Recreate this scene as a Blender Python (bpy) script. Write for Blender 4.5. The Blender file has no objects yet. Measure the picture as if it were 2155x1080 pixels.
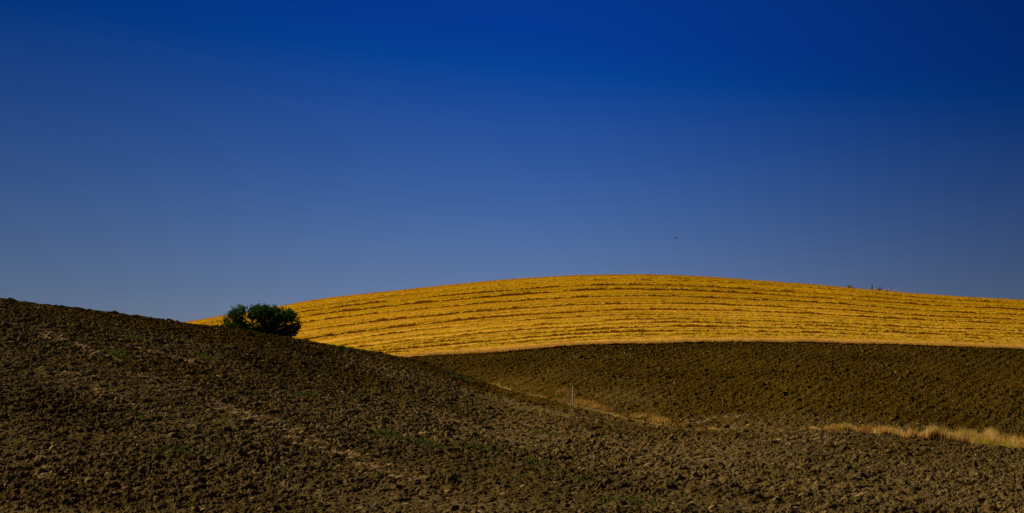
import bpy, bmesh, math, random
import numpy as np
from mathutils import Vector

# ------------------------------------------------------------------ camera, sky, sun, exposure
F = 4322.0            # focal length in photo pixels
W, H = 2155.0, 1080.0
PITCH = math.atan((760.0 - 540.0) / F)
sc = bpy.context.scene
cam_d = bpy.data.cameras.new("camera")
cam_d.sensor_fit = 'HORIZONTAL'; cam_d.sensor_width = 36.0
cam_d.lens = 36.0 * F / W
cam_d.clip_start = 0.5; cam_d.clip_end = 20000
cam = bpy.data.objects.new("camera", cam_d); sc.collection.objects.link(cam)
cam.location = (0, 0, 0); cam.rotation_euler = (math.pi / 2 + PITCH, 0, 0)
sc.camera = cam

SUN_EL, SUN_AZ = math.radians(38), math.radians(-68)     # azimuth measured from +Y towards +X
w = bpy.data.worlds.new("World"); sc.world = w; w.use_nodes = True
nt = w.node_tree; nt.nodes.clear()
wo = nt.nodes.new('ShaderNodeOutputWorld'); bg = nt.nodes.new('ShaderNodeBackground')
sky = nt.nodes.new('ShaderNodeTexSky'); sky.sky_type = 'NISHITA'
sky.sun_disc = False; sky.sun_elevation = SUN_EL; sky.sun_rotation = SUN_AZ
sky.altitude = 2500; sky.air_density = 1.0; sky.dust_density = 0.0; sky.ozone_density = 6.0
BG = 0.05
# deep, dry, polarised sky: the white veil is taken out of red and green, and edge darkening is painted in towards left and right
sep = nt.nodes.new('ShaderNodeSeparateColor'); com = nt.nodes.new('ShaderNodeCombineColor')
nt.links.new(sky.outputs[0], sep.inputs[0])
def wm(op, a, b_):
    n = nt.nodes.new('ShaderNodeMath'); n.operation = op
    for k, v in enumerate((a, b_)):
        if hasattr(v, 'is_linked'): nt.links.new(v, n.inputs[k])
        else: n.inputs[k].default_value = v
    return n.outputs[0]
tc_ = nt.nodes.new('ShaderNodeTexCoord'); sxw = nt.nodes.new('ShaderNodeSeparateXYZ'); nt.links.new(tc_.outputs['Generated'], sxw.inputs[0])
mr = nt.nodes.new('ShaderNodeMapRange'); mr.interpolation_type = 'SMOOTHSTEP'
for k, v in (('From Min', .0), ('From Max', .30), ('To Min', 1.0), ('To Max', .52)): mr.inputs[k].default_value = v
nt.links.new(sxw.outputs[0], mr.inputs['Value'])
mr2 = nt.nodes.new('ShaderNodeMapRange'); mr2.interpolation_type = 'SMOOTHSTEP'
for k, v in (('From Min', -.30), ('From Max', .02), ('To Min', .60), ('To Max', 1.0)): mr2.inputs[k].default_value = v
nt.links.new(sxw.outputs[0], mr2.inputs['Value'])
for k, (veil, gain, fl) in enumerate(((.088, 1.0, .02), (.120, 1.03, .25), (0, .97, .02))):
    v = wm('MULTIPLY', wm('MAXIMUM', wm('SUBTRACT', sep.outputs[k], veil / BG), wm('MULTIPLY', sep.outputs[k], fl)), gain)
    nt.links.new(wm('MULTIPLY', wm('MULTIPLY', v, mr.outputs[0]), mr2.outputs[0]), com.inputs[k])
nt.links.new(com.outputs[0], bg.inputs['Color'])
bg.inputs['Strength'].default_value = BG
nt.links.new(bg.outputs[0], wo.inputs[0])
sd = bpy.data.lights.new("sun", 'SUN'); sd.energy = 5.0; sd.angle = math.radians(0.53); sd.color = (1.0, 0.92, 0.78)
so = bpy.data.objects.new("sun", sd); sc.collection.objects.link(so)
to_sun = Vector((math.sin(SUN_AZ) * math.cos(SUN_EL), math.cos(SUN_AZ) * math.cos(SUN_EL), math.sin(SUN_EL)))
so.rotation_euler = to_sun.to_track_quat('Z', 'Y').to_euler(); so.location = (-60, 40, 60)
sc.view_settings.view_transform = 'Standard'; sc.view_settings.look = 'None'
sc.view_settings.exposure = 0.0; sc.view_settings.gamma = 1.0; sc.view_settings.use_curve_mapping = False
sc.cycles.max_bounces = 5

rng = np.random.default_rng(7)

# ------------------------------------------------------------------ helpers
def st(px, py):
    """photo pixel -> (s, t): sideways and upward metres per metre of forward distance"""
    X = (np.asarray(px, float) - W / 2) / F; Y = (H / 2 - np.asarray(py, float)) / F
    dy = math.cos(PITCH) - Y * math.sin(PITCH)
    return X / dy, (math.sin(PITCH) + Y * math.cos(PITCH)) / dy

def slopes(x, y):
    """monotone cubic slopes along the last axis"""
    h = np.diff(x, axis=-1); d = np.diff(y, axis=-1) / h
    m = np.zeros_like(y)
    w1 = 2 * h[..., 1:] + h[..., :-1]; w2 = h[..., 1:] + 2 * h[..., :-1]
    a, b = d[..., :-1], d[..., 1:]
    ok = a * b > 0
    with np.errstate(divide='ignore', invalid='ignore'):
        hm = (w1 + w2) / (w1 / a + w2 / b)
    m[..., 1:-1] = np.where(ok, hm, 0)
    m[..., 0] = d[..., 0]; m[..., -1] = d[..., -1]
    return m

def herm(x0, x1, y0, y1, m0, m1, x):
    h = x1 - x0; t = (x - x0) / h; t2 = t * t; t3 = t2 * t
    return (2*t3 - 3*t2 + 1) * y0 + (t3 - 2*t2 + t) * h * m0 + (-2*t3 + 3*t2) * y1 + (t3 - t2) * h * m1

def curve(xs, ys):
    xs = np.array(xs, float); ys = np.array(ys, float)
    # natural-looking smooth slopes: centred differences
    m = np.gradient(ys, xs)
    def f(x):
        x = np.asarray(x, float)
        i = np.clip(np.searchsorted(xs, x) - 1, 0, len(xs) - 2)
        v = herm(xs[i], xs[i+1], ys[i], ys[i+1], m[i], m[i+1], np.clip(x, xs[0], xs[-1]))
        return v + np.where(x < xs[0], (x - xs[0]) * m[0] * 0.5, 0) + np.where(x > xs[-1], (x - xs[-1]) * m[-1] * 0.5, 0)
    return f

def hash2(ix, iy, seed):
    h = (ix.astype(np.int64) * 374761393 + iy.astype(np.int64) * 668265263 + seed * 1442695041) & 0xffffffff
    h = ((h ^ (h >> 13)) * 1274126177) & 0xffffffff
    h = (h ^ (h >> 16))
    h = (h * 2246822519) & 0xffffffff
    return ((h ^ (h >> 15)) & 0xffffff) / float(0x1000000)

def noise(x, y, seed=0):
    ix = np.floor(x).astype(np.int64); iy = np.floor(y).astype(np.int64)
    fx = x - ix; fy = y - iy
    fx = fx * fx * (3 - 2 * fx); fy = fy * fy * (3 - 2 * fy)
    a = hash2(ix, iy, seed); b = hash2(ix + 1, iy, seed); c = hash2(ix, iy + 1, seed); d = hash2(ix + 1, iy + 1, seed)
    return (a + (b - a) * fx) * (1 - fy) + (c + (d - c) * fx) * fy - 0.5

def fbm(x, y, seed=0, n=4):
    v = 0; amp = 1.0
    for k in range(n):
        v = v + amp * noise(x * 2**k, y * 2**k, seed + 17 * k); amp *= 0.5
    return v

def lumps(x, y, c, seed, rmin=.35, rmax=.8, power=1.0):
    """height of a field of separate rounded lumps, 0..1, cell size c"""
    x = x / c; y = y / c
    ix = np.floor(x).astype(np.int64); iy = np.floor(y).astype(np.int64)
    out = np.zeros_like(x)
    for dx in (-1, 0, 1):
        for dy in (-1, 0, 1):
            jx, jy = ix + dx, iy + dy
            h = hash2(jx, jy, seed)
            r = rmin + (rmax - rmin) * h
            cx = jx + hash2(jx, jy, seed + 1); cy = jy + hash2(jx, jy, seed + 2)
            e = 0.6 + 0.8 * hash2(jx, jy, seed + 3); an = hash2(jx, jy, seed + 4) * math.pi
            ux, uy = x - cx, y - cy
            ca, sa = np.cos(an), np.sin(an)
            d2 = ((ux * ca + uy * sa) * e) ** 2 + ((uy * ca - ux * sa) / e) ** 2
            hh = (0.25 + 0.75 * hash2(jx, jy, seed + 5)) ** power
            out = np.maximum(out, hh * np.sqrt(np.clip(1 - d2 / (r * r), 0, 1)))
    return out

def link(name, me, mat, parent=None):
    o = bpy.data.objects.new(name, me); sc.collection.objects.link(o)
    if mat: me.materials.append(mat)
    if parent: o.parent = parent
    return o

def mesh_np(name, verts, faces, mat, parent=None, smooth=False, k=None, attrs=None):
    """faces: (n, 3 or 4) array"""
    me = bpy.data.meshes.new(name)
    verts = np.ascontiguousarray(verts, np.float32); faces = np.ascontiguousarray(faces, np.int32)
    n, c = faces.shape
    me.vertices.add(len(verts)); me.vertices.foreach_set('co', verts.ravel())
    me.loops.add(n * c); me.loops.foreach_set('vertex_index', faces.ravel())
    me.polygons.add(n); me.polygons.foreach_set('loop_start', np.arange(0, n * c, c, dtype=np.int32))
    me.update(calc_edges=True)
    me.polygons.foreach_set('use_smooth', np.full(n, smooth))
    for an, av in (attrs or {}).items():
        a = me.attributes.new(an, 'FLOAT', 'POINT'); a.data.foreach_set('value', np.ascontiguousarray(av, np.float32))
    return link(name, me, mat, parent)

def grid_faces(nr, ncol, base=0):
    i = np.arange(nr - 1)[:, None] * ncol + np.arange(ncol - 1)[None, :] + base
    i = i.ravel()
    return np.stack([i, i + 1, i + ncol + 1, i + ncol], 1)

def tag(o, label=None, cat=None, group=None, kind=None):
    if label: o['label'] = label
    if cat: o['category'] = cat
    if group: o['group'] = group
    if kind: o['kind'] = kind
    return o

# ------------------------------------------------------------------ terrain control lines
def line(pts):
    pts = np.array(pts, float); s, t = st(pts[:, 0], pts[:, 1])
    return curve(s, t)
def dist(pts):
    pts = np.array(pts, float); s, _ = st(pts[:, 0], np.full(len(pts), 760.)); return curve(s, pts[:, 1])

# near crest / fold of the ploughed hill
tR = line([(-300, 596), (-60, 620), (80, 637), (200, 651), (300, 664), (400, 679), (480, 690), (560, 703), (640, 716), (720, 730),
           (800, 743), (860, 755), (930, 775), (1000, 797), (1060, 815), (1120, 832), (1200, 851), (1300, 873), (1400, 891),
           (1500, 899), (1600, 900), (1700, 899), (1800, 907), (1900, 917), (2000, 927), (2080, 936), (2250, 950)])
dR = dist([(-300, 160), (80, 172), (480, 192), (860, 204), (1000, 200), (1200, 182), (1400, 168), (1700, 155), (2080, 148), (2300, 146)])
dip = dist([(-300, 5.), (80, 5.), (480, 3.), (700, 2.2), (860, 1.4), (1000, .8), (1200, .55), (1500, .5), (1700, .6), (2080, .7), (2300, .7)])
dipd = dist([(-300, 40), (480, 28), (860, 14), (1000, 7), (1200, 5), (2300, 5)])
# lower edge of the stubble
tG = line([(-300, 860), (200, 815), (500, 782), (700, 765), (860, 752), (1000, 742.5), (1100, 735), (1200, 728), (1300, 722.5), (1400, 719.5),
           (1500, 718.5), (1650, 719.5), (1800, 723.5), (1900, 727), (2080, 731.5), (2250, 736)])
dG = dist([(-300, 250), (860, 250), (1200, 254), (1500, 258), (2080, 263), (2300, 266)])
# skyline of the stubble hill
tT = line([(-300, 800), (-60, 752), (80, 729), (200, 709), (300, 693), (400, 679), (470, 668), (560, 653), (640, 638), (760, 622), (860, 611),
           (1000, 597), (1100, 589), (1200, 583.5), (1300, 581.5), (1400, 582.5), (1500, 587.5), (1600, 594), (1700, 601),
           (1800, 609), (1900, 618.5), (2000, 626), (2080, 630), (2250, 641)])
dT = dist([(-300, 385), (400, 393), (1000, 407), (1400, 415), (2080, 423), (2300, 426)])

def ctrl(s):
    s = np.atleast_1d(np.asarray(s, float)); o = np.ones_like(s)
    DR, DG, DT = dR(s), dG(s), dT(s)
    zR, zG, zT = tR(s) * DR, tG(s) * DG, tT(s) * DT
    zb = -5.95 - 0.35 * np.clip(s / .25, -1, 1)                      # ground seen at the foot of the frame
    D1 = 80 * o
    Dm = 80 + (DR - 80) * 0.5
    zm = zb + (zR - zb) * (0.50 + 0.035 * np.clip((zR + 5) / 10, 0, 1))
    dd, dz = dipd(s), dip(s)
    D = [0.5 * o, 20 * o, 50 * o, D1, Dm, DR, DR + dd,
         (DR + dd) + (DG - DR - dd) * .5, DG, DG + (DT - DG) * .45, DG + (DT - DG) * .8, DT, DT + 60, DT + 250, 5000 * o]
    zD = zR - dz
    Z = [-1.7 * o, -3.0 * o, -4.7 * o, zb, zm, zR, zD, zD + (zG - zD) * .5, zG,
         zG + (zT - zG) * .52, zG + (zT - zG) * .875, zT, zT - 4, zT - 22, -60 * o]
    D = np.stack(D, 1); Z = np.stack(Z, 1)
    return D, Z, slopes(D, Z)
IR, IDIP, IG, IT = 5, 6, 8, 11

def base_height(s, D):
    """smooth height at (s, D), 1-D arrays"""
    Dk, Zk, Mk = ctrl(s)
    i = np.clip((D[:, None] >= Dk).sum(1) - 1, 0, Dk.shape[1] - 2)
    n = np.arange(len(D))
    return herm(Dk[n, i], Dk[n, i+1], Zk[n, i], Zk[n, i+1], Mk[n, i], Mk[n, i+1], D)

def undul(x, y):
    return 0.28 * fbm(x / 17, y / 21, 91, 3) + 0.10 * fbm(x / 3.1, y / 3.9, 55, 2)

def soil_disp(x, y):
    # the plough ran away from the camera and a little to the right: clods and slabs are drawn out that way
    wx = x + 0.16 * fbm(x / .3, y / .3, 5, 3); wy = y + 0.16 * fbm(x / .3, y / .3, 6, 3)
    u = wx * .93 - wy * .36; v = (wx * .36 + wy * .93) / 2.0
    size = 0.55 + 0.45 * np.clip(1 + 1.5 * fbm(x / 6, y / 8, 77, 3), .1, 1.8)
    a = lumps(u, v, .95, 11, .12, .36, 2.5) * .29
    b = lumps(u, v, .24, 23, .3, .8, 1.8) * .165
    c = lumps(wx, wy, .14, 37, .35, .8) * .075
    fur = 0.04 * np.sin((x * .93 - y * .36) * 2 * math.pi / 1.3 + 3 * fbm(x / 5, y / 5, 40, 2))
    return (np.maximum(a, b) + c) * size + fur + 0.06 * fbm(x / .2, y / .2, 61, 2) - .22

def ground_hit(px, py, dmin=78, dmax=None):
    """first point of the smooth ground seen at a photo pixel -> (s, D)"""
    s, t = st(px, py); s = float(s); t = float(t)
    D = np.arange(dmin, 430, .25); z = base_height(np.full(len(D), s), D)
    k = np.nonzero(z / D >= t)[0]
    return s, float(D[k[0]]) if len(k) else float(D[-1])

def zground(x, y, soil=True):
    x = np.asarray(x, float); y = np.asarray(y, float)
    z = base_height(x / y, y) + undul(x, y)
    return z

# ------------------------------------------------------------------ materials
def mat(name, rough=.95, spec=.1):
    m = bpy.data.materials.new(name); m.use_nodes = True
    b = m.node_tree.nodes['Principled BSDF']
    b.inputs['Roughness'].default_value = rough
    b.inputs['Specular IOR Level'].default_value = spec
    return m, m.node_tree, b
def N(t, kind, **kw):
    n = t.nodes.new(kind)
    for k, v in kw.items():
        if k in n.inputs: n.inputs[k].default_value = v
        else: setattr(n, k, v)
    return n
def ramp(t, fac, stops):
    r = t.nodes.new('ShaderNodeValToRGB'); e = r.color_ramp.elements
    while len(e) < len(stops): e.new(0.5)
    for i, (p, c) in enumerate(stops):
        e[i].position = p; e[i].color = (*c, 1)
    t.links.new(fac, r.inputs[0]); return r.outputs[0]
def mix(t, f, a, b, mode='MIX'):
    m = t.nodes.new('ShaderNodeMix'); m.data_type = 'RGBA'; m.blend_type = mode
    for sock, v in ((m.inputs[0], f), (m.inputs[6], a), (m.inputs[7], b)):
        if hasattr(v, 'is_linked'): t.links.new(v, sock)
        elif isinstance(v, (int, float)): sock.default_value = v
        else: sock.default_value = (*v, 1)
    return m.outputs[2]
def pos(t, scale=(1, 1, 1)):
    g = t.nodes.new('ShaderNodeNewGeometry'); m = t.nodes.new('ShaderNodeMapping'); m.inputs['Scale'].default_value = scale
    t.links.new(g.outputs['Position'], m.inputs[0]); return m.outputs[0]
def noise_n(t, vec, scale, detail=4, rough=.6):
    n = N(t, 'ShaderNodeTexNoise', Scale=scale, Detail=detail, Roughness=rough); t.links.new(vec, n.inputs['Vector']); return n.outputs[0]
def attr(t, name):
    a = t.nodes.new('ShaderNodeAttribute'); a.attribute_name = name; return a.outputs['Fac']
def bump(t, b, h, strength, distance):
    n = N(t, 'ShaderNodeBump', Strength=strength, Distance=distance); t.links.new(h, n.inputs['Height']); t.links.new(n.outputs[0], b.inputs['Normal'])

m_soil, t, b = mat("ploughed_soil", .97, .0)
P = pos(t)
soil_c = ramp(t, noise_n(t, P, 2.2, 6, .7), [(.30, (.070, .045, .007)), (.5, (.125, .079, .015)), (.72, (.225, .145, .038))])
dry = ramp(t, attr(t, 'band'), [(0, (.70, .67, .6)), (.5, (1, 1, 1)), (1, (1.25, 1.23, 1.2))])
c1 = mix(t, 1.0, soil_c, dry, 'MULTIPLY')
# soil colour goes from greyer and lighter nearby to yellower and darker with distance
c2 = mix(t, attr(t, 'far_tone'), mix(t, 1.0, c1, (1.08, 1.08, 1.5), 'MULTIPLY'), mix(t, 1.0, c1, (.65, .565, .25), 'MULTIPLY'))
# dry stalk fragments turned up by the plough
fr = N(t, 'ShaderNodeTexNoise', Scale=7.5, Detail=3, Roughness=.7); t.links.new(pos(t, (1.0, .6, 1.0)), fr.inputs['Vector'])
fm = ramp(t, fr.outputs[0], [(.66, (0, 0, 0)), (.72, (1, 1, 1))])
c3 = mix(t, fm, c2, (.22, .14, .055))
t.links.new(c3, b.inputs['Base Color'])
bump(t, b, noise_n(t, P, 11, 5, .75), .9, .05)

m_stub, t, b = mat("cut_stubble", .9, .0)
P = pos(t)
bands = N(t, 'ShaderNodeTexNoise', Scale=1.0, Detail=4, Roughness=.65)
cx = t.nodes.new('ShaderNodeCombineXYZ'); sx = t.nodes.new('ShaderNodeSeparateXYZ'); t.links.new(P, sx.inputs[0])
mu = N(t, 'ShaderNodeMath', operation='MULTIPLY'); mu.inputs[1].default_value = 62; t.links.new(attr(t, 'row'), mu.inputs[0])
mx = N(t, 'ShaderNodeMath', operation='MULTIPLY'); mx.inputs[1].default_value = .012; t.links.new(sx.outputs[0], mx.inputs[0])
t.links.new(mu.outputs[0], cx.inputs[1]); t.links.new(mx.outputs[0], cx.inputs[0]); t.links.new(cx.outputs[0], bands.inputs['Vector'])
bc = ramp(t, bands.outputs[0], [(.36, (.35, .145, .001)), (.5, (.54, .248, .002)), (.64, (.71, .35, .005))])
sp = ramp(t, noise_n(t, pos(t, (.5, 1.2, 1)), 3.0, 5, .7), [(.3, (.60, .56, .5)), (.55, (1, 1, 1)), (.75, (1.22, 1.24, 1.3))])
c = mix(t, 1.0, bc, sp, 'MULTIPLY')
low = ramp(t, attr(t, 'row'), [(0.0, (1.36, 1.48, 18)), (.22, (1.25, 1.32, 9)), (.6, (.95, .94, 1))])
c = mix(t, 1.0, c, low, 'MULTIPLY')
tk = N(t, 'ShaderNodeMath', operation='MULTIPLY'); tk.inputs[1].default_value = .45; t.links.new(attr(t, 'track'), tk.inputs[0])
c = mix(t, tk.outputs[0], c, (.17, .085, .012))
t.links.new(c, b.inputs['Base Color'])
bump(t, b, noise_n(t, P, 5, 4, .75), .8, .08)

def leafy(name, stops, scale=3.0, trans=0.0, rough=.7):
    m, t, b = mat(name, rough, .03)
    c = ramp(t, noise_n(t, pos(t), scale, 3, .7), stops); t.links.new(c, b.inputs['Base Color'])
    if trans:
        tr = t.nodes.new('ShaderNodeBsdfTranslucent'); t.links.new(c, tr.inputs['Color'])
        ms = t.nodes.new('ShaderNodeMixShader'); ms.inputs[0].default_value = trans
        t.links.new(b.outputs[0], ms.inputs[1]); t.links.new(tr.outputs[0], ms.inputs[2])
        t.links.new(ms.outputs[0], t.nodes['Material Output'].inputs[0])
    return m
m_straw = leafy("loose_straw", [(.3, (.55, .29, .004)), (.6, (.80, .46, .008)), (.75, (.90, .58, .05))], 4, .2, .8)
m_blade = leafy("standing_stubble", [(.3, (.37, .165, .002)), (.7, (.60, .31, .007))], 2, .3)
m_dry = leafy("dry_grass", [(.3, (.42, .20, .04)), (.5, (.68, .43, .09)), (.7, (.88, .68, .26))], .9, .35)
m_pale = leafy("pale_stubble", [(.3, (.62, .36, .045)), (.7, (.84, .56, .12))], 2, .3)
m_rust = leafy("rusty_weeds", [(.3, (.22, .10, .02)), (.5, (.42, .22, .035)), (.7, (.66, .42, .10))], 1.6, .3)
m_yel = leafy("yellowing_grass", [(.3, (.40, .30, .03)), (.7, (.62, .46, .06))], 2, .35)
m_grn = leafy("green_weeds", [(.3, (.05, .07, .010)), (.7, (.13, .15, .02))], 2, .3)
m_litter = leafy("straw_litter", [(.3, (.26, .15, .045)), (.7, (.58, .37, .12))], 6, .1)
m_leaf = leafy("tree_leaves", [(.3, (.018, .042, .004)), (.55, (.045, .090, .007)), (.75, (.095, .15, .012))], 1.3, .35, .6)
m_bark = leafy("bark", [(.3, (.05, .035, .02)), (.7, (.13, .09, .05))], 8)
m_twig = leafy("dry_twigs", [(.3, (.10, .07, .03)), (.7, (.25, .15, .05))], 8)
m_metal, t, b = mat("galvanised_post", .45, .4)
t.links.new(ramp(t, noise_n(t, pos(t), 14, 4), [(.3, (.48, .45, .37)), (.7, (.66, .63, .54))]), b.inputs['Base Color'])
m_wood, t, b = mat("weathered_green_post", .8, .2)
t.links.new(ramp(t, noise_n(t, pos(t, (4, 4, 1)), 6, 4), [(.3, (.035, .055, .045)), (.7, (.10, .13, .10))]), b.inputs['Base Color'])
m_bird, t, b = mat("dark_feathers", .7, .2)
t.links.new(ramp(t, noise_n(t, pos(t), 12, 3), [(.3, (.012, .010, .008)), (.7, (.05, .035, .022))]), b.inputs['Base Color'])

# ------------------------------------------------------------------ terrain meshes
def columns():
    fine = np.arange(-90, 2246, 1.6)
    out = [60.0 * 1.12 ** k for k in range(1, 26)]
    off = np.cumsum([2.1 * 1.14 ** k for k in range(1, 48)])
    off = off[off < 2600]
    px = np.concatenate([(-90 - off)[::-1], fine, 2246 + (off - 0)])
    s, _ = st(px, np.full(len(px), 760.)); return s
S = columns()
Dk, Zk, Mk = ctrl(S)
NC = len(S)

def segrows(k, n, end=False, power=1.0):
    t = np.linspace(0, 1, n + 1) ** power
    if not end: t = t[:-1]
    return Dk[:, k][None, :] + (Dk[:, k+1] - Dk[:, k])[None, :] * t[:, None]

def build(rows, soil):
    D = np.concatenate(rows, 0); nr = D.shape[0]
    X = D * S[None, :]; Z = np.empty_like(D)
    for r0 in range(0, nr, 100):
        d = D[r0:r0+100]; s = np.broadcast_to(S, d.shape).ravel()
        z = np.empty(d.size)
        i = np.clip((d[:, :, None] >= Dk[None]).sum(2) - 1, 0, Dk.shape[1] - 2)
        c = np.broadcast_to(np.arange(NC), d.shape)
        Z[r0:r0+100] = herm(Dk[c, i], Dk[c, i+1], Zk[c, i], Zk[c, i+1], Mk[c, i], Mk[c, i+1], d)
    return X, D, Z

rows = [segrows(0, 10), segrows(1, 12), segrows(2, 240), segrows(3, 760), segrows(4, 760), segrows(5, 80), segrows(6, 330), segrows(7, 330, True)]
X, D, Z = build(rows, True)
inb = np.clip((D - 42) / 15, 0, 1)
Zs = np.empty_like(Z)
for r0 in range(0, Z.shape[0], 200):
    x, y = X[r0:r0+200], D[r0:r0+200]
    Zs[r0:r0+200] = Z[r0:r0+200] + undul(x, y) + soil_disp(x, y) * inb[r0:r0+200]
Tn = Zs / D
far_tone = np.clip((D - 115) / 75 + .9 * fbm(X / 12, D / 14, 8, 3) - .1, 0, 1)
s1, D1_ = ground_hit(450, 850); s2, D2_ = ground_hit(870, 1003)
dv = np.array([s2 * D2_ - s1 * D1_, D2_ - D1_]); dv /= np.hypot(*dv)
al, ac = X * dv[0] + D * dv[1], -X * dv[1] + D * dv[0]
band = np.clip(.5 + .75 * fbm(ac / 2.6, al / 45, 901, 3) * (D < dR(X / D)) + .55 * fbm(X / 9, D / 12, 903, 4), 0, 1)
del al, ac
# plough stops at the straw: bring the last rows smoothly to the stubble's edge
mesh_soil = mesh_np("ploughed_field", np.stack([X.ravel(), D.ravel(), Zs.ravel()], 1), grid_faces(*Z.shape), m_soil, smooth=False, attrs={'far_tone': far_tone.ravel(), 'band': band.ravel()})
tag(mesh_soil, "dark brown ploughed soil, cloddy slopes in front of the golden stubble", "field", kind='structure')
del X, D, Z, Zs, far_tone, Tn, band

# stubble hill
rows = [segrows(8, 250), segrows(9, 190), segrows(10, 110), segrows(11, 30), segrows(12, 12), segrows(13, 14, True)]
X, D, Z = build(rows, False)
DG, DT = Dk[:, IG][None, :], Dk[:, IT][None, :]
row = (D - DG) / (DT - DG)
def rowcoord(x, row):
    return row * 62 + .35 * fbm(x / 30, row * 20, 3, 2)
def track_mask(x, row):
    rr = rowcoord(x, row)
    e1 = np.abs(((rr / 4.6 + .3) % 1) - .5) * 4.6; e2 = np.abs(((rr / 4.6 + .62) % 1) - .5) * 4.6
    a = np.clip(1.25 - e1 / .15, 0, 1) * np.clip(.75 + 1.6 * fbm(x / 24, np.floor(rr / 4.6 + .3), 35, 3), 0, 1)
    b_ = np.clip(1.25 - e2 / .13, 0, 1) * np.clip(.4 + 1.8 * fbm(x / 18, np.floor(rr / 4.6 + .62), 36, 3), 0, 1)
    return np.maximum(a, b_)
# small step up from the plough, wheel tracks and stubble roughness
def stub_disp(x, y, row):
    rr = row * 62 + .35 * fbm(x / 30, row * 20, 3, 2)
    tr = noise(rr * .9, x * .012, 31) * .22
    return .10 + tr - .12 * track_mask(x, row) + .07 * fbm(x / .5, y / .5, 33, 3) + .05 * lumps(x, y, .8, 44, .2, .5, 2)
Zs = Z + undul(X, D) * .8 + stub_disp(X, D, row)
hill = mesh_np("stubble_hill", np.stack([X.ravel(), D.ravel(), Zs.ravel()], 1), grid_faces(*Z.shape), m_stub, smooth=False, attrs={'row': row.ravel(), 'track': track_mask(X, row).ravel()})
tag(hill, "golden stubble hill striped by the harvester under the blue sky", "field", kind='structure')
def hill_z(s, D):
    Dg, Dt = dG(s), dT(s); r = (D - Dg) / (Dt - Dg); x = s * D
    return base_height(s, D) + undul(x, D) * .8 + stub_disp(x, D, r)

# ------------------------------------------------------------------ windrows of loose straw
s0, _ = st(1300, 650)
Dc = np.arange(float(dG(s0)), float(dT(s0)), .25)
tc = base_height(np.full(len(Dc), float(s0)), Dc) / Dc
ycol = [713, 709, 701, 693.5, 684, 676, 665.5, 654, 640, 625, 611, 600, 590.5, 585]
vk = []
for y in ycol:
    _, tt = st(1300, y); k = np.argmax(tc >= float(tt)); vk.append((Dc[k] - Dc[0]) / (Dc[-1] - Dc[0]))
rowsv = list(zip(vk, [.5, .8, .9, 1.0, .9, .9, .7, 1.1, 1.05, 1.0, 1.1, 1.0, .8, .5]))
rowsv += [((a + b_) / 2 + .004 * math.sin(9 * a), .5) for a, b_ in zip(vk, vk[1:])]
V, Fc, base = [], [], 0
pxs = np.arange(330, 2300, 1.6)
ss, _ = st(pxs, np.full(len(pxs), 680.))
for k, (v, strong) in enumerate(rowsv):
    vv = v + .010 * fbm(ss * 9, ss * 0 + k * 7.3, 70 + k, 3)
    Dl = dG(ss) + (dT(ss) - dG(ss)) * vv
    nc = 16; wd = .7
    q = np.linspace(-1, 1, nc)
    Dg_ = Dl[:, None] + q[None, :] * wd
    s_ = np.broadcast_to(ss[:, None], Dg_.shape)
    x_ = s_ * Dg_
    zb_ = hill_z(s_.ravel(), Dg_.ravel()).reshape(Dg_.shape)
    gapn = np.clip(.92 + .55 * fbm(x_ / 4, Dg_ * 0 + k * 3.1, 200 + k, 4), .3, 1.2)
    lump = lumps(x_ / 3, Dg_, .5, 300 + k, .3, .8, 1.2) * .45 + lumps(x_ / 1.5, Dg_, .2, 330 + k, .3, .8) * .3
    qq = q[None, :] + .22 * fbm(x_ / .7, Dg_ * 0 + k, 12, 2)
    env = np.clip((qq + 1) / .28, 0, 1) * np.clip((1 - qq) / .8, 0, 1) ** .6
    hgt = strong * .42 * env * gapn * (.55 + .75 * lump)
    z_ = zb_ - .06 + hgt
    V.append(np.stack([x_.ravel(), Dg_.ravel(), z_.ravel()], 1)); Fc.append(grid_faces(len(ss), nc, base)[:, ::-1]); base += x_.size
wr = mesh_np("straw_swaths", np.concatenate(V), np.concatenate(Fc), m_straw)
tag(wr, "raised rows of loose cut straw following the curve of the golden hill", "straw", kind='stuff')

# ------------------------------------------------------------------ blades and stalks
def blades(name, x, y, z, h, wdt, m, lean=.25, label=None, cat=None, kind='stuff', parent=None, seg=1, flat=False):
    n = len(x); a = rng.uniform(0, 2 * math.pi, n); la = rng.uniform(0, 2 * math.pi, n); l = rng.normal(0, lean, n) * h
    ca, sa = np.cos(a) * wdt / 2, np.sin(a) * wdt / 2
    lx, ly = np.cos(la) * l, np.sin(la) * l
    hz = h if not flat else h * 0 + .03
    p0 = np.stack([x - ca, y - sa, z], 1); p1 = np.stack([x + ca, y + sa, z], 1)
    p2 = np.stack([x + ca * .8 + lx * .4, y + sa * .8 + ly * .4, z + hz * .6], 1); p3 = np.stack([x - ca * .8 + lx * .4, y - sa * .8 + ly * .4, z + hz * .6], 1)
    p4 = np.stack([x + lx + ca * .15, y + ly + sa * .15, z + hz], 1); p5 = np.stack([x + lx - ca * .15, y + ly - sa * .15, z + hz], 1)
    V = np.stack([p0, p1, p2, p3, p4, p5], 1).reshape(-1, 3); i = np.arange(n)[:, None] * 6
    Fq = np.concatenate([i + np.array([0, 1, 2, 3]), i + np.array([3, 2, 4, 5])])
    o = mesh_np(name, V, Fq, m, parent)
    if label: tag(o, label, cat, kind=kind)
    return o

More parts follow.
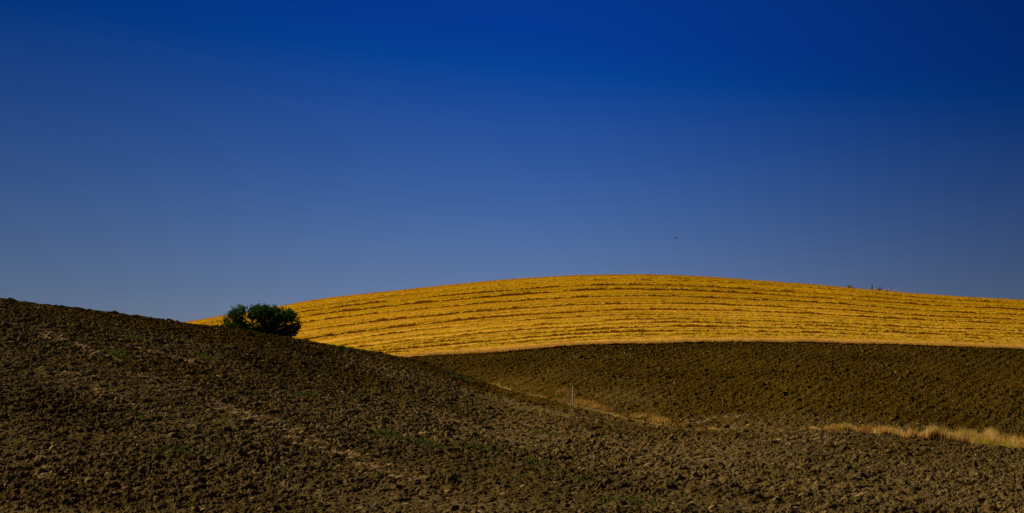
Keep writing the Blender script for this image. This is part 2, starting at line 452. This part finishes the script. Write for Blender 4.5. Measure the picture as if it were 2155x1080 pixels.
# standing stubble over the whole hill, thicker along its lower edge
n = 150000
px = rng.uniform(330, 2260, n); s_, _ = st(px, np.full(n, 660.)); v = rng.uniform(0, 1, n) ** 1.2
Dd = dG(s_) + (dT(s_) + 3 - dG(s_)) * v
x1, y1, z1 = s_ * Dd, Dd, hill_z(s_, Dd) - .02
h1 = rng.uniform(.08, .24, n); w1 = rng.uniform(.03, .07, n)
n = 26000
px = rng.uniform(820, 2260, n); s_, _ = st(px, np.full(n, 725.)); Dd = dG(s_) + np.abs(rng.normal(0, .9, n)) - .25 + 1.1 * fbm(s_ * 90, s_ * 0, 4, 4)
x2, y2, z2 = s_ * Dd, Dd, hill_z(s_, np.maximum(Dd, dG(s_))) - .12
pl_ = rng.uniform(0, 1, len(v)) > v * 3.2
blades("stubble", x1[~pl_], y1[~pl_], z1[~pl_], h1[~pl_], w1[~pl_], m_blade, .3,
       "short standing stubble stalks covering the golden hill", "stubble")
blades("pale_stubble", np.r_[x1[pl_], x2], np.r_[y1[pl_], y2], np.r_[z1[pl_], z2], np.r_[h1[pl_], rng.uniform(.15, .42, n)], np.r_[w1[pl_], rng.uniform(.03, .06, n)], m_pale, .3,
       "paler fringe of standing stubble along the lower edge of the golden hill", "stubble")

def patch(px, py, rx, ry, n, dmin=78):
    """n ground points under an elliptical patch of the picture, as real positions"""
    a, b_ = [], []
    s, Dd = ground_hit(px, py, dmin); s2, D2 = ground_hit(px, py - ry, dmin); s3, D3 = ground_hit(px, py + ry, dmin)
    hd = min(max(abs(D2 - D3) / 2, 1.0), 14)
    u = rng.normal(0, .5, n); v = rng.normal(0, .5, n)
    dd = Dd + v * hd; sl = s + u * rx / F
    # patches drift along the plough direction
    return sl * dd, dd

def soil_z(x, y):
    return zground(x, y) + soil_disp(x, y)

# tall dry grass in the ditch on the right
def strip_pts(n, p0, p1, w0, w1, off=1.5):
    px = rng.uniform(p0, p1, n); s_, _ = st(px, np.full(n, 910.)); f = (px - p0) / (p1 - p0)
    Dd = dR(s_) + off + rng.uniform(0, 1, n) * (w0 + (w1 - w0) * f)
    return px, s_ * Dd, Dd
px, x, y = strip_pts(90000, 1735, 2300, 2.5, 20.0, .3)
tuft = fbm(x / 1.1, y / 1.1, 500, 3); keep = (tuft > -.20) & (fbm(x / 4, y / 6, 507, 2) > -.22) & (rng.uniform(0, 1, len(x)) < np.clip((px - 1730) / 60, .25, 1))
px, x, y, tuft = px[keep], x[keep], y[keep], tuft[keep]
hh = (.50 + .35 * np.clip((px - 1735) / 350, 0, 1)) * rng.uniform(.4, 1.3, len(x)) * np.clip(1 + 1.0 * tuft, .4, 1.6)
kind_ = fbm(x / 2.6, y / 3, 520, 2) + np.where(px < 1830, .15, 0) + np.where(px > 2050, .04, 0)
g = kind_ > .22
blades("dry_grass", x[~g], y[~g], soil_z(x[~g], y[~g]) - .05, hh[~g], rng.uniform(.02, .06, (~g).sum()), m_dry, .22,
       "tall tan and rusty dry grass in the ditch at the right", "grass")
blades("yellow_grass", x[g], y[g], soil_z(x[g], y[g]) - .05, hh[g], rng.uniform(.02, .06, g.sum()), m_yel, .25,
       "yellow green grass mixed into the dry strip in the ditch", "grass")

def place_patches(ps):
    xs, ys = [], []
    for p in ps:
        a, b_ = patch(*p); xs.append(a); ys.append(b_)
    return np.concatenate(xs), np.concatenate(ys)
xa, ya = place_patches([(1230, 850, 12, 3, 200), (1252, 855, 14, 2, 120), (1388, 884, 26, 4, 240), (1345, 877, 20, 3, 70), (1215, 846, 8, 3, 60)])
blades("pale_weeds", xa, ya, soil_z(xa, ya) - .02, rng.uniform(.15, .5, len(xa)), rng.uniform(.025, .06, len(xa)), m_pale, .5,
       "bright straw coloured tufts just right of the pale post and farther along the fold", "weeds")
# thin line of straw and stems along the fold
px, xa, ya = strip_pts(5200, 985, 1760, .9, 1.4, .1)
kp = (fbm(px / 34, px * 0, 77, 3) > -.12); xa, ya = xa[kp], ya[kp]
blades("fold_stems", xa, ya, soil_z(xa, ya) - .03, rng.uniform(.12, .34, len(xa)), rng.uniform(.02, .05, len(xa)), m_dry, .7,
       "thin line of pale dry stems along the fold between the two ploughed slopes", "weeds")
# weeds round the metal post
x, y = place_patches([(1232, 848, 14, 5, 420), (1226, 850, 10, 3, 260), (1250, 853, 12, 4, 200), (1196, 838, 14, 8, 160), (1212, 846, 14, 4, 260), (1275, 860, 14, 3, 250),
                      (1345, 876, 30, 4, 160), (1385, 882, 24, 5, 200), (1365, 872, 30, 4, 120), (1430, 890, 30, 4, 90), (1540, 880, 40, 5, 70), (1640, 895, 40, 8, 80), (1180, 843, 25, 3, 250), (1190, 824, 18, 6, 150)])
blades("dry_weeds", x, y, soil_z(x, y) - .03, rng.uniform(.15, .55, len(x)), rng.uniform(.02, .05, len(x)), m_rust, .4,
       "rusty dry weeds growing round the foot of the pale metal post", "weeds")
gp = [(1184, 833, 13, 5, 900), (1197, 840, 8, 4, 200), (725, 731, 45, 3, 1500), (770, 740, 30, 2, 300), (965, 792, 32, 3, 900), (270, 704, 45, 6, 700), (160, 727, 40, 5, 260),
      (250, 742, 35, 7, 600), (630, 825, 50, 4, 700), (740, 838, 22, 3, 150), (810, 912, 45, 9, 700), (900, 932, 60, 8, 600), (1010, 944, 70, 9, 900), (1090, 965, 60, 10, 900),
      (1180, 1000, 80, 8, 1000), (1160, 910, 35, 6, 500), (1380, 890, 25, 4, 120), (1480, 905, 25, 4, 150), (560, 990, 60, 10, 250), (300, 880, 60, 14, 300), (380, 950, 80, 14, 300),
      (1690, 960, 40, 10, 160), (1640, 1000, 50, 8, 200), (870, 800, 60, 6, 250), (420, 745, 40, 6, 250), (1300, 1050, 120, 14, 500)]
x, y = place_patches(gp); kp = (fbm(x / 1.2, y / 2.5, 641, 3) > -.02) & (rng.uniform(0, 1, len(x)) < .95); x, y = x[kp], y[kp]
blades("green_weeds", x, y, soil_z(x, y) - .02, rng.uniform(.06, .2, len(x)), rng.uniform(.04, .10, len(x)), m_grn, .9,
       "low green weeds sprouting in patches between the soil clods", "weeds")
# straw fragments turned up in lines
lp = [(100, 708, 18, 3, 90), (130, 716, 22, 3, 110), (165, 725, 20, 3, 90), (195, 738, 22, 4, 60), (310, 740, 14, 2, 40), (370, 750, 30, 3, 90), (400, 756, 20, 3, 60),
      (150, 785, 18, 4, 40), (212, 822, 12, 3, 25), (470, 852, 24, 4, 90), (505, 864, 24, 4, 110), (560, 882, 34, 5, 110), (610, 905, 30, 5, 110), (660, 930, 34, 6, 120),
      (730, 950, 40, 6, 120), (790, 975, 40, 6, 130), (860, 1003, 40, 5, 160), (895, 912, 14, 3, 40), (940, 880, 60, 10, 60), (960, 885, 30, 8, 50), (310, 790, 40, 8, 60),
      (100, 970, 30, 5, 40), (90, 1000, 30, 4, 40), (1330, 742, 16, 1.5, 40), (1180, 842, 22, 3, 120), (1385, 886, 25, 4, 160), (1480, 880, 50, 8, 260), (1550, 872, 40, 5, 160), (1560, 890, 50, 10, 220), (1660, 905, 50, 10, 220), (1740, 925, 60, 12, 260), (1640, 925, 70, 12, 160),
      (1650, 905, 30, 8, 70), (1700, 920, 40, 10, 90), (1800, 950, 60, 12, 110), (1840, 972, 24, 3, 70), (1900, 985, 25, 4, 50), (1985, 998, 30, 4, 70), (2040, 1004, 25, 4, 60), (2000, 950, 50, 8, 60)]
x, y = place_patches(lp)
x = np.r_[x, np.zeros(0)]; 
for (a0, b0, a1, b1, nn_, sd_) in ((84, 692, 245, 752, 420, .5), (265, 722, 425, 764, 300, .45), (445, 846, 885, 1010, 900, .55), (90, 772, 430, 905, 260, .9),
                               (900, 860, 1150, 955, 220, .9), (640, 800, 900, 872, 160, .9), (-70, 900, 300, 1050, 200, .9)):
    g0, g1 = ground_hit(a0, b0), ground_hit(a1, b1); q0 = np.array([g0[0] * g0[1], g0[1]]); q1 = np.array([g1[0] * g1[1], g1[1]])
    f_ = rng.uniform(0, 1, int(nn_ * .42)); f_ = f_[noise(f_ * 22, f_ * 0 + a0, 5) > -.2]
    xy = q0 + (q1 - q0) * f_[:, None] + rng.normal(0, sd_, (len(f_), 2)) * .4
    x = np.r_[x, xy[:, 0]]; y = np.r_[y, xy[:, 1]]
pxr = rng.uniform(-80, 2240, 3500); sr, _ = st(pxr, np.full(3500, 860.)); Dr = 80 + (dG(sr) - 82) * rng.uniform(0, 1, 3500)
x = np.r_[x, sr * Dr]; y = np.r_[y, Dr]
n = len(x); L = rng.uniform(.08, .42, n); a = rng.uniform(0, math.pi, n); wd = rng.uniform(.015, .042, n)
z = soil_z(x, y) + .02
dx, dy = np.cos(a) * L / 2, np.sin(a) * L / 2; nx, ny = -np.sin(a) * wd, np.cos(a) * wd
z0 = soil_z(x - dx, y - dy) + .03; z1_ = soil_z(x + dx, y + dy) + .03; zt = np.maximum(z, (z0 + z1_) / 2) + wd
i = np.arange(n)[:, None] * 6
V = np.stack([np.stack([x - dx - nx, y - dy - ny, z0], 1), np.stack([x - dx + nx, y - dy + ny, z0 + wd], 1), np.stack([x + nx, y + ny, zt + wd], 1), np.stack([x - nx, y - ny, zt], 1),
              np.stack([x + dx + nx, y + dy + ny, z1_ + wd], 1), np.stack([x + dx - nx, y + dy - ny, z1_], 1)], 1).reshape(-1, 3)
lt = mesh_np("straw_litter", V, np.concatenate([i + np.array([0, 3, 2, 1]), i + np.array([3, 5, 4, 2])]), m_litter)
tag(lt, "pale straw and stalk fragments strewn in lines on the ploughed soil", "straw", kind='stuff')

# ------------------------------------------------------------------ tubes for stems and posts
def tube(bm, pts, radii, seg=7):
    rings = []
    for i, (p, r) in enumerate(zip(pts, radii)):
        p = Vector(p); d = (Vector(pts[min(i+1, len(pts)-1)]) - Vector(pts[max(i-1, 0)])).normalized()
        u = d.orthogonal().normalized(); v = d.cross(u)
        rings.append([bm.verts.new(p + (u * math.cos(2*math.pi*k/seg) + v * math.sin(2*math.pi*k/seg)) * r) for k in range(seg)])
    for a_, b_ in zip(rings, rings[1:]):
        for k in range(seg): bm.faces.new((a_[k], a_[(k+1) % seg], b_[(k+1) % seg], b_[k]))
    bm.faces.new(rings[0][::-1]); bm.faces.new(rings[-1])
def bm_obj(name, bm, m, parent=None):
    me = bpy.data.meshes.new(name); bm.normal_update(); bm.to_mesh(me); bm.free(); return link(name, me, m, parent)
def empty(name, loc):
    o = bpy.data.objects.new(name, None); sc.collection.objects.link(o); o.location = loc; o.empty_display_size = .3; return o
def P3(px, py, D):
    s, t_ = st(px, py); return Vector((float(s) * D, D, float(t_) * D))

# ------------------------------------------------------------------ the round green tree behind the ploughed crest
DTREE = 206.0
base = P3(562, 722, DTREE); bx, by = base.x, base.y
bz = float(zground([bx], [by])[0])
tree = empty("tree", (bx, by, bz))
tag(tree, "dense dark green round-topped tree standing alone behind the ploughed ridge", "tree")
R = random.Random(4)
# lobes: photo px, py, half width, half height (px), depth offset (m), leaf count
M = DTREE / F
lobes = [(489, 671, 17, 12, .2, 900), (500, 660, 12, 10, -.3, 520), (508, 655, 10, 9, .4, 330), (484, 684, 15, 8, -.4, 420), (503, 680, 17, 12, 0, 900), (496, 690, 26, 9, 1.0, 700),
         (536, 660, 15, 13, .3, 1500), (552, 656, 20, 11, -.4, 1500), (573, 658, 20, 12, .5, 1500), (591, 667, 21, 14, -.2, 1600), (607, 664, 13, 10, .7, 700),
         (613, 674, 13, 13, .2, 900), (621, 687, 10, 9, -.4, 420), (610, 696, 15, 10, .3, 800), (585, 690, 28, 17, -.6, 2200), (558, 680, 24, 16, .8, 1700),
         (542, 695, 34, 14, 0, 1900), (520, 699, 24, 9, -.7, 800), (580, 706, 30, 10, .5, 1200), (606, 706, 14, 8, -.2, 350), (574, 676, 30, 18, 0, 1700)]
LV, LF = [], []
def add_leaf(c, size, nrm):
    u = Vector(nrm).orthogonal().normalized(); v = nrm.cross(u).normalized()
    a_ = R.uniform(0, 6.28); u, v = u * math.cos(a_) + v * math.sin(a_), v * math.cos(a_) - u * math.sin(a_)
    k = len(LV)
    for p in (u * size, v * size * .55 + nrm * size * .12, -u * size, -v * size * .55 + nrm * size * .12): LV.append(c + p)
    LF.append((k, k+1, k+2, k+3))
holes = [(*map(float, st(a, b_)), ra, rb) for a, b_, ra, rb in ((521, 674, 6, 9), (518, 655, 5, 9), (545, 683, 5, 4), (541, 673, 3, 3), (563, 677, 4, 3), (592, 680, 5, 3.5),
    (604, 682, 5, 3), (617, 679, 6, 3.5), (500, 672, 4, 3), (486, 677, 5, 4), (493, 684, 5, 3), (575, 692, 4, 3), (558, 690, 4, 3), (600, 655, 5, 3), (477, 668, 5, 4), (624, 697, 6, 3))]
tips = []
for (px_, py_, rx, ry, dz_, cnt) in lobes:
    c = P3(px_, py_, DTREE + dz_) ; RX, RY = rx * M, ry * M; RD = (RX + RY) / 2 * 1.1 + .4
    tips.append(c)
    nsp = max(int(cnt * (.9 if px_ < 515 else .95)) // 16, 8)
    for _ in range(nsp):
        d = Vector((R.gauss(0, 1), R.gauss(0, 1), R.gauss(0, 1))).normalized(); rr = R.uniform(.55, 1.04) 
        q = c + Vector((d.x * RX, d.y * RD, d.z * RY)) * rr
        # keep the opening between the low left part and the main crown
        s_q, t_q = q.x / q.y, q.z / q.y
        if any(((s_q - hs_) * F / ha) ** 2 + ((t_q - ht_) * F / hb) ** 2 < 1 for hs_, ht_, ha, hb in holes): continue
        ax = Vector((d.x, d.y, d.z + .5)).normalized()
        for _ in range(16):
            o_ = Vector((R.gauss(0, .13), R.gauss(0, .13), R.gauss(0, .11))) + ax * R.uniform(-.1, .28)
            nn = (Vector((R.gauss(0, 1), R.gauss(0, 1), R.gauss(.5, 1)))).normalized()
            add_leaf(q + o_, R.uniform(.06, .14), nn)
# upright young shoots breaking the outline
shoots = [(516, 660, 521, 645), (510, 660, 513, 646), (495, 664, 496, 649), (488, 664, 489, 655), (480, 672, 472, 661), (478, 676, 470, 665), (484, 664, 486, 656), (548, 650, 552, 645),
          (560, 650, 562, 644), (575, 652, 577, 647), (582, 655, 583, 650), (606, 658, 612, 653), (612, 662, 616, 656), (622, 682, 631, 677), (624, 690, 634, 687), (622, 695, 630, 693),
          (478, 680, 470, 677), (480, 686, 466, 684), (470, 690, 462, 684), (618, 700, 627, 703), (620, 668, 624, 661), (540, 652, 541, 647), (590, 658, 596, 652)]
bmt = bmesh.new()
for (a0, b0, a1, b1) in shoots:
    dd = DTREE + R.uniform(-.8, .8)
    p, q = P3(a0, b0, dd), P3(a1, b1, dd)
    tube(bmt, [p, p.lerp(q, .5), q], [.02, .014, .006], 4)
    for k in range(26):
        f_ = R.uniform(0, 1.03)
        add_leaf(p.lerp(q, f_) + Vector((R.gauss(0, .07), R.gauss(0, .07), R.gauss(0, .06))) * (1.25 - f_), R.uniform(.045, .10), Vector((R.gauss(0, 1), R.gauss(0, 1), R.gauss(.4, 1))).normalized())
LVa = np.array([[p.x - bx, p.y - by, p.z - bz] for p in LV])
crown = mesh_np("crown", LVa, np.array(LF), m_leaf, tree)
bmt.verts.ensure_lookup_table()
fork = Vector((bx, by, bz + 1.1))
tube(bmt, [(bx, by, bz - .5), (bx + .03, by, bz + .4), fork], [.26, .21, .19], 9)
for tp in tips:
    mid = fork.lerp(tp, .5) + Vector((R.uniform(-.15, .15), R.uniform(-.15, .15), R.uniform(-.25, .1)))
    tube(bmt, [fork - Vector((0, 0, .15)), mid, tp, tp.lerp(tp + (tp - mid), .35)], [.11, .07, .035, .012], 6)
bmesh.ops.translate(bmt, verts=bmt.verts, vec=(-bx, -by, -bz))
bm_obj("trunk", bmt, m_bark, tree)

# ------------------------------------------------------------------ pale metal post in the fold
s_, _ = st(1205.5, 845); sp_ = float(s_); Dp = float(dR(s_)) + 1.0; gx_, gy_ = sp_ * Dp, Dp
gz = float(soil_z(np.array([gx_]), np.array([gy_]))[0]); top = P3(1205.5, 813.5, Dp).z
post = empty("fence_post", (gx_, gy_, gz)); hpost = top - gz
tag(post, "pale galvanised metal post standing alone in weeds at the fold of the ploughed slopes", "post")
bm = bmesh.new()
tube(bm, [(0, 0, -.35), (.005, 0, hpost * .5), (.012, 0, hpost - .02), (.012, 0, hpost)], [.052, .052, .052, .04], 12)
bm_obj("shaft", bm, m_metal, post)
bm = bmesh.new(); bmesh.ops.create_cube(bm, size=1, matrix=__import__('mathutils').Matrix.Translation((.01, -.055, hpost * .86)) @ __import__('mathutils').Matrix.Diagonal((.09, .012, .03, 1)))
bm_obj("wire_clip", bm, m_wood, post)

# ------------------------------------------------------------------ ridge post and shrubs on the golden hill
def hill_pt(px):
    s_, _ = st(px, 612); s_ = float(s_); D_ = float(dT(s_)) - 1.0
    return s_, D_, float(hill_z(np.array([s_]), np.array([D_]))[0])
s_, D_, z_ = hill_pt(1835)
rp = empty("ridge_post", (s_ * D_, D_, z_)); hp = P3(1835, 598.5, D_).z - z_
tag(rp, "dark green grey wooden post on the skyline of the golden hill", "post")
bm = bmesh.new(); tube(bm, [(0, 0, -.3), (0.01, 0, hp * .5), (.02, 0, hp - .06), (.02, 0, hp)], [.13, .125, .12, .08], 8)
bm_obj("shaft", bm, m_wood, rp)
bm = bmesh.new(); tube(bm, [(.02, 0, hp - .16), (.02, 0, hp - .13)], [.135, .135], 8); bm_obj("band", bm, m_metal, rp)

def shrub(px, wpx, hpx, label, seed, leafm, nst=26, leafn=260):
    Q = random.Random(seed); s_, D_, z_ = hill_pt(px); k = D_ / F
    root = empty("dry_shrub", (s_ * D_, D_, z_)); tag(root, label, "shrub", "shrubs on the skyline of the golden hill")
    bm = bmesh.new(); lv, lf = [], []
    for _ in range(nst):
        tx = Q.uniform(-1, 1); tip = Vector((tx * wpx * k / 2, Q.uniform(-.7, .7), hpx * k * Q.uniform(.6, 1.8) * (1 - .45 * tx * tx)))
        mid = tip * .5 + Vector((Q.uniform(-.1, .1), Q.uniform(-.1, .1), .12))
        tube(bm, [(tip.x * .35, tip.y * .35, -.1), mid, tip], [.03, .02, .008], 4)
        for _ in range(leafn // nst):
            c = mid.lerp(tip, Q.uniform(.0, 1.05)) + Vector((Q.gauss(0, .09), Q.gauss(0, .09), Q.gauss(0, .07)))
            u = Vector((Q.gauss(0, 1), Q.gauss(0, 1), Q.gauss(0, 1))).normalized() * Q.uniform(.04, .09); v_ = u.orthogonal().normalized() * u.length * .5
            i_ = len(lv); lv.extend([c + u, c + v_, c - u, c - v_]); lf.append((i_, i_+1, i_+2, i_+3))
    bm_obj("stems", bm, m_twig, root)
    mesh_np("foliage", np.array([list(p) for p in lv]), np.array(lf), leafm, root)
shrub(1788, 14, 5, "low brown dry shrub on the skyline, left of the ridge post", 1, m_twig)
shrub(1797, 6, 3, "smallest sparse grey shrub on the skyline just beside the low brown one", 5, m_twig, 10, 60)
shrub(1851, 13, 8, "grey green leafless looking shrub right of the ridge post on the skyline", 2, m_grn, 26, 160)
shrub(1843, 10, 4, "straw coloured scrub close to the foot of the ridge post", 3, m_dry, 24, 300)
shrub(1866, 12, 5, "yellow straw tuft on the skyline, farther right of the ridge post", 4, m_straw, 24, 240)
shrub(1884, 14, 3, "low pale tuft furthest down the skyline from the ridge post", 6, m_straw, 24, 200)

# ------------------------------------------------------------------ bird
bp = P3(1422.5, 501, 260)
vs = [(0, 0, 0), (.12, 0, .015), (.19, 0, .03), (.25, 0, .02), (-.14, 0, -.02), (-.26, 0, -.05),
      (.02, .14, .06), (-.02, .30, .08), (-.10, .46, .04), (.02, -.14, .06), (-.02, -.30, .10), (-.10, -.46, .07)]
es = [(0, 1), (1, 2), (2, 3), (0, 4), (4, 5), (0, 6), (6, 7), (7, 8), (0, 9), (9, 10), (10, 11)]
rad = [(.085, .085), (.075, .07), (.04, .04), (.01, .01), (.04, .035), (.05, .012), (.09, .035), (.08, .025), (.015, .008), (.09, .035), (.08, .025), (.015, .008)]
me = bpy.data.meshes.new("bird"); me.from_pydata(vs, es, []); bird = link("bird", me, m_bird)
sk = bird.modifiers.new("skin", 'SKIN'); bird.modifiers.new("subd", 'SUBSURF').levels = 1; bird.modifiers['subd'].render_levels = 2
for i_, r_ in enumerate(rad): me.skin_vertices[0].data[i_].radius = r_
me.skin_vertices[0].data[0].use_root = True
bird.location = bp; bird.rotation_euler = (math.radians(12), math.radians(-14), math.radians(15)); 
tag(bird, "small dark bird flying alone in the open blue sky", "bird")
print("built")
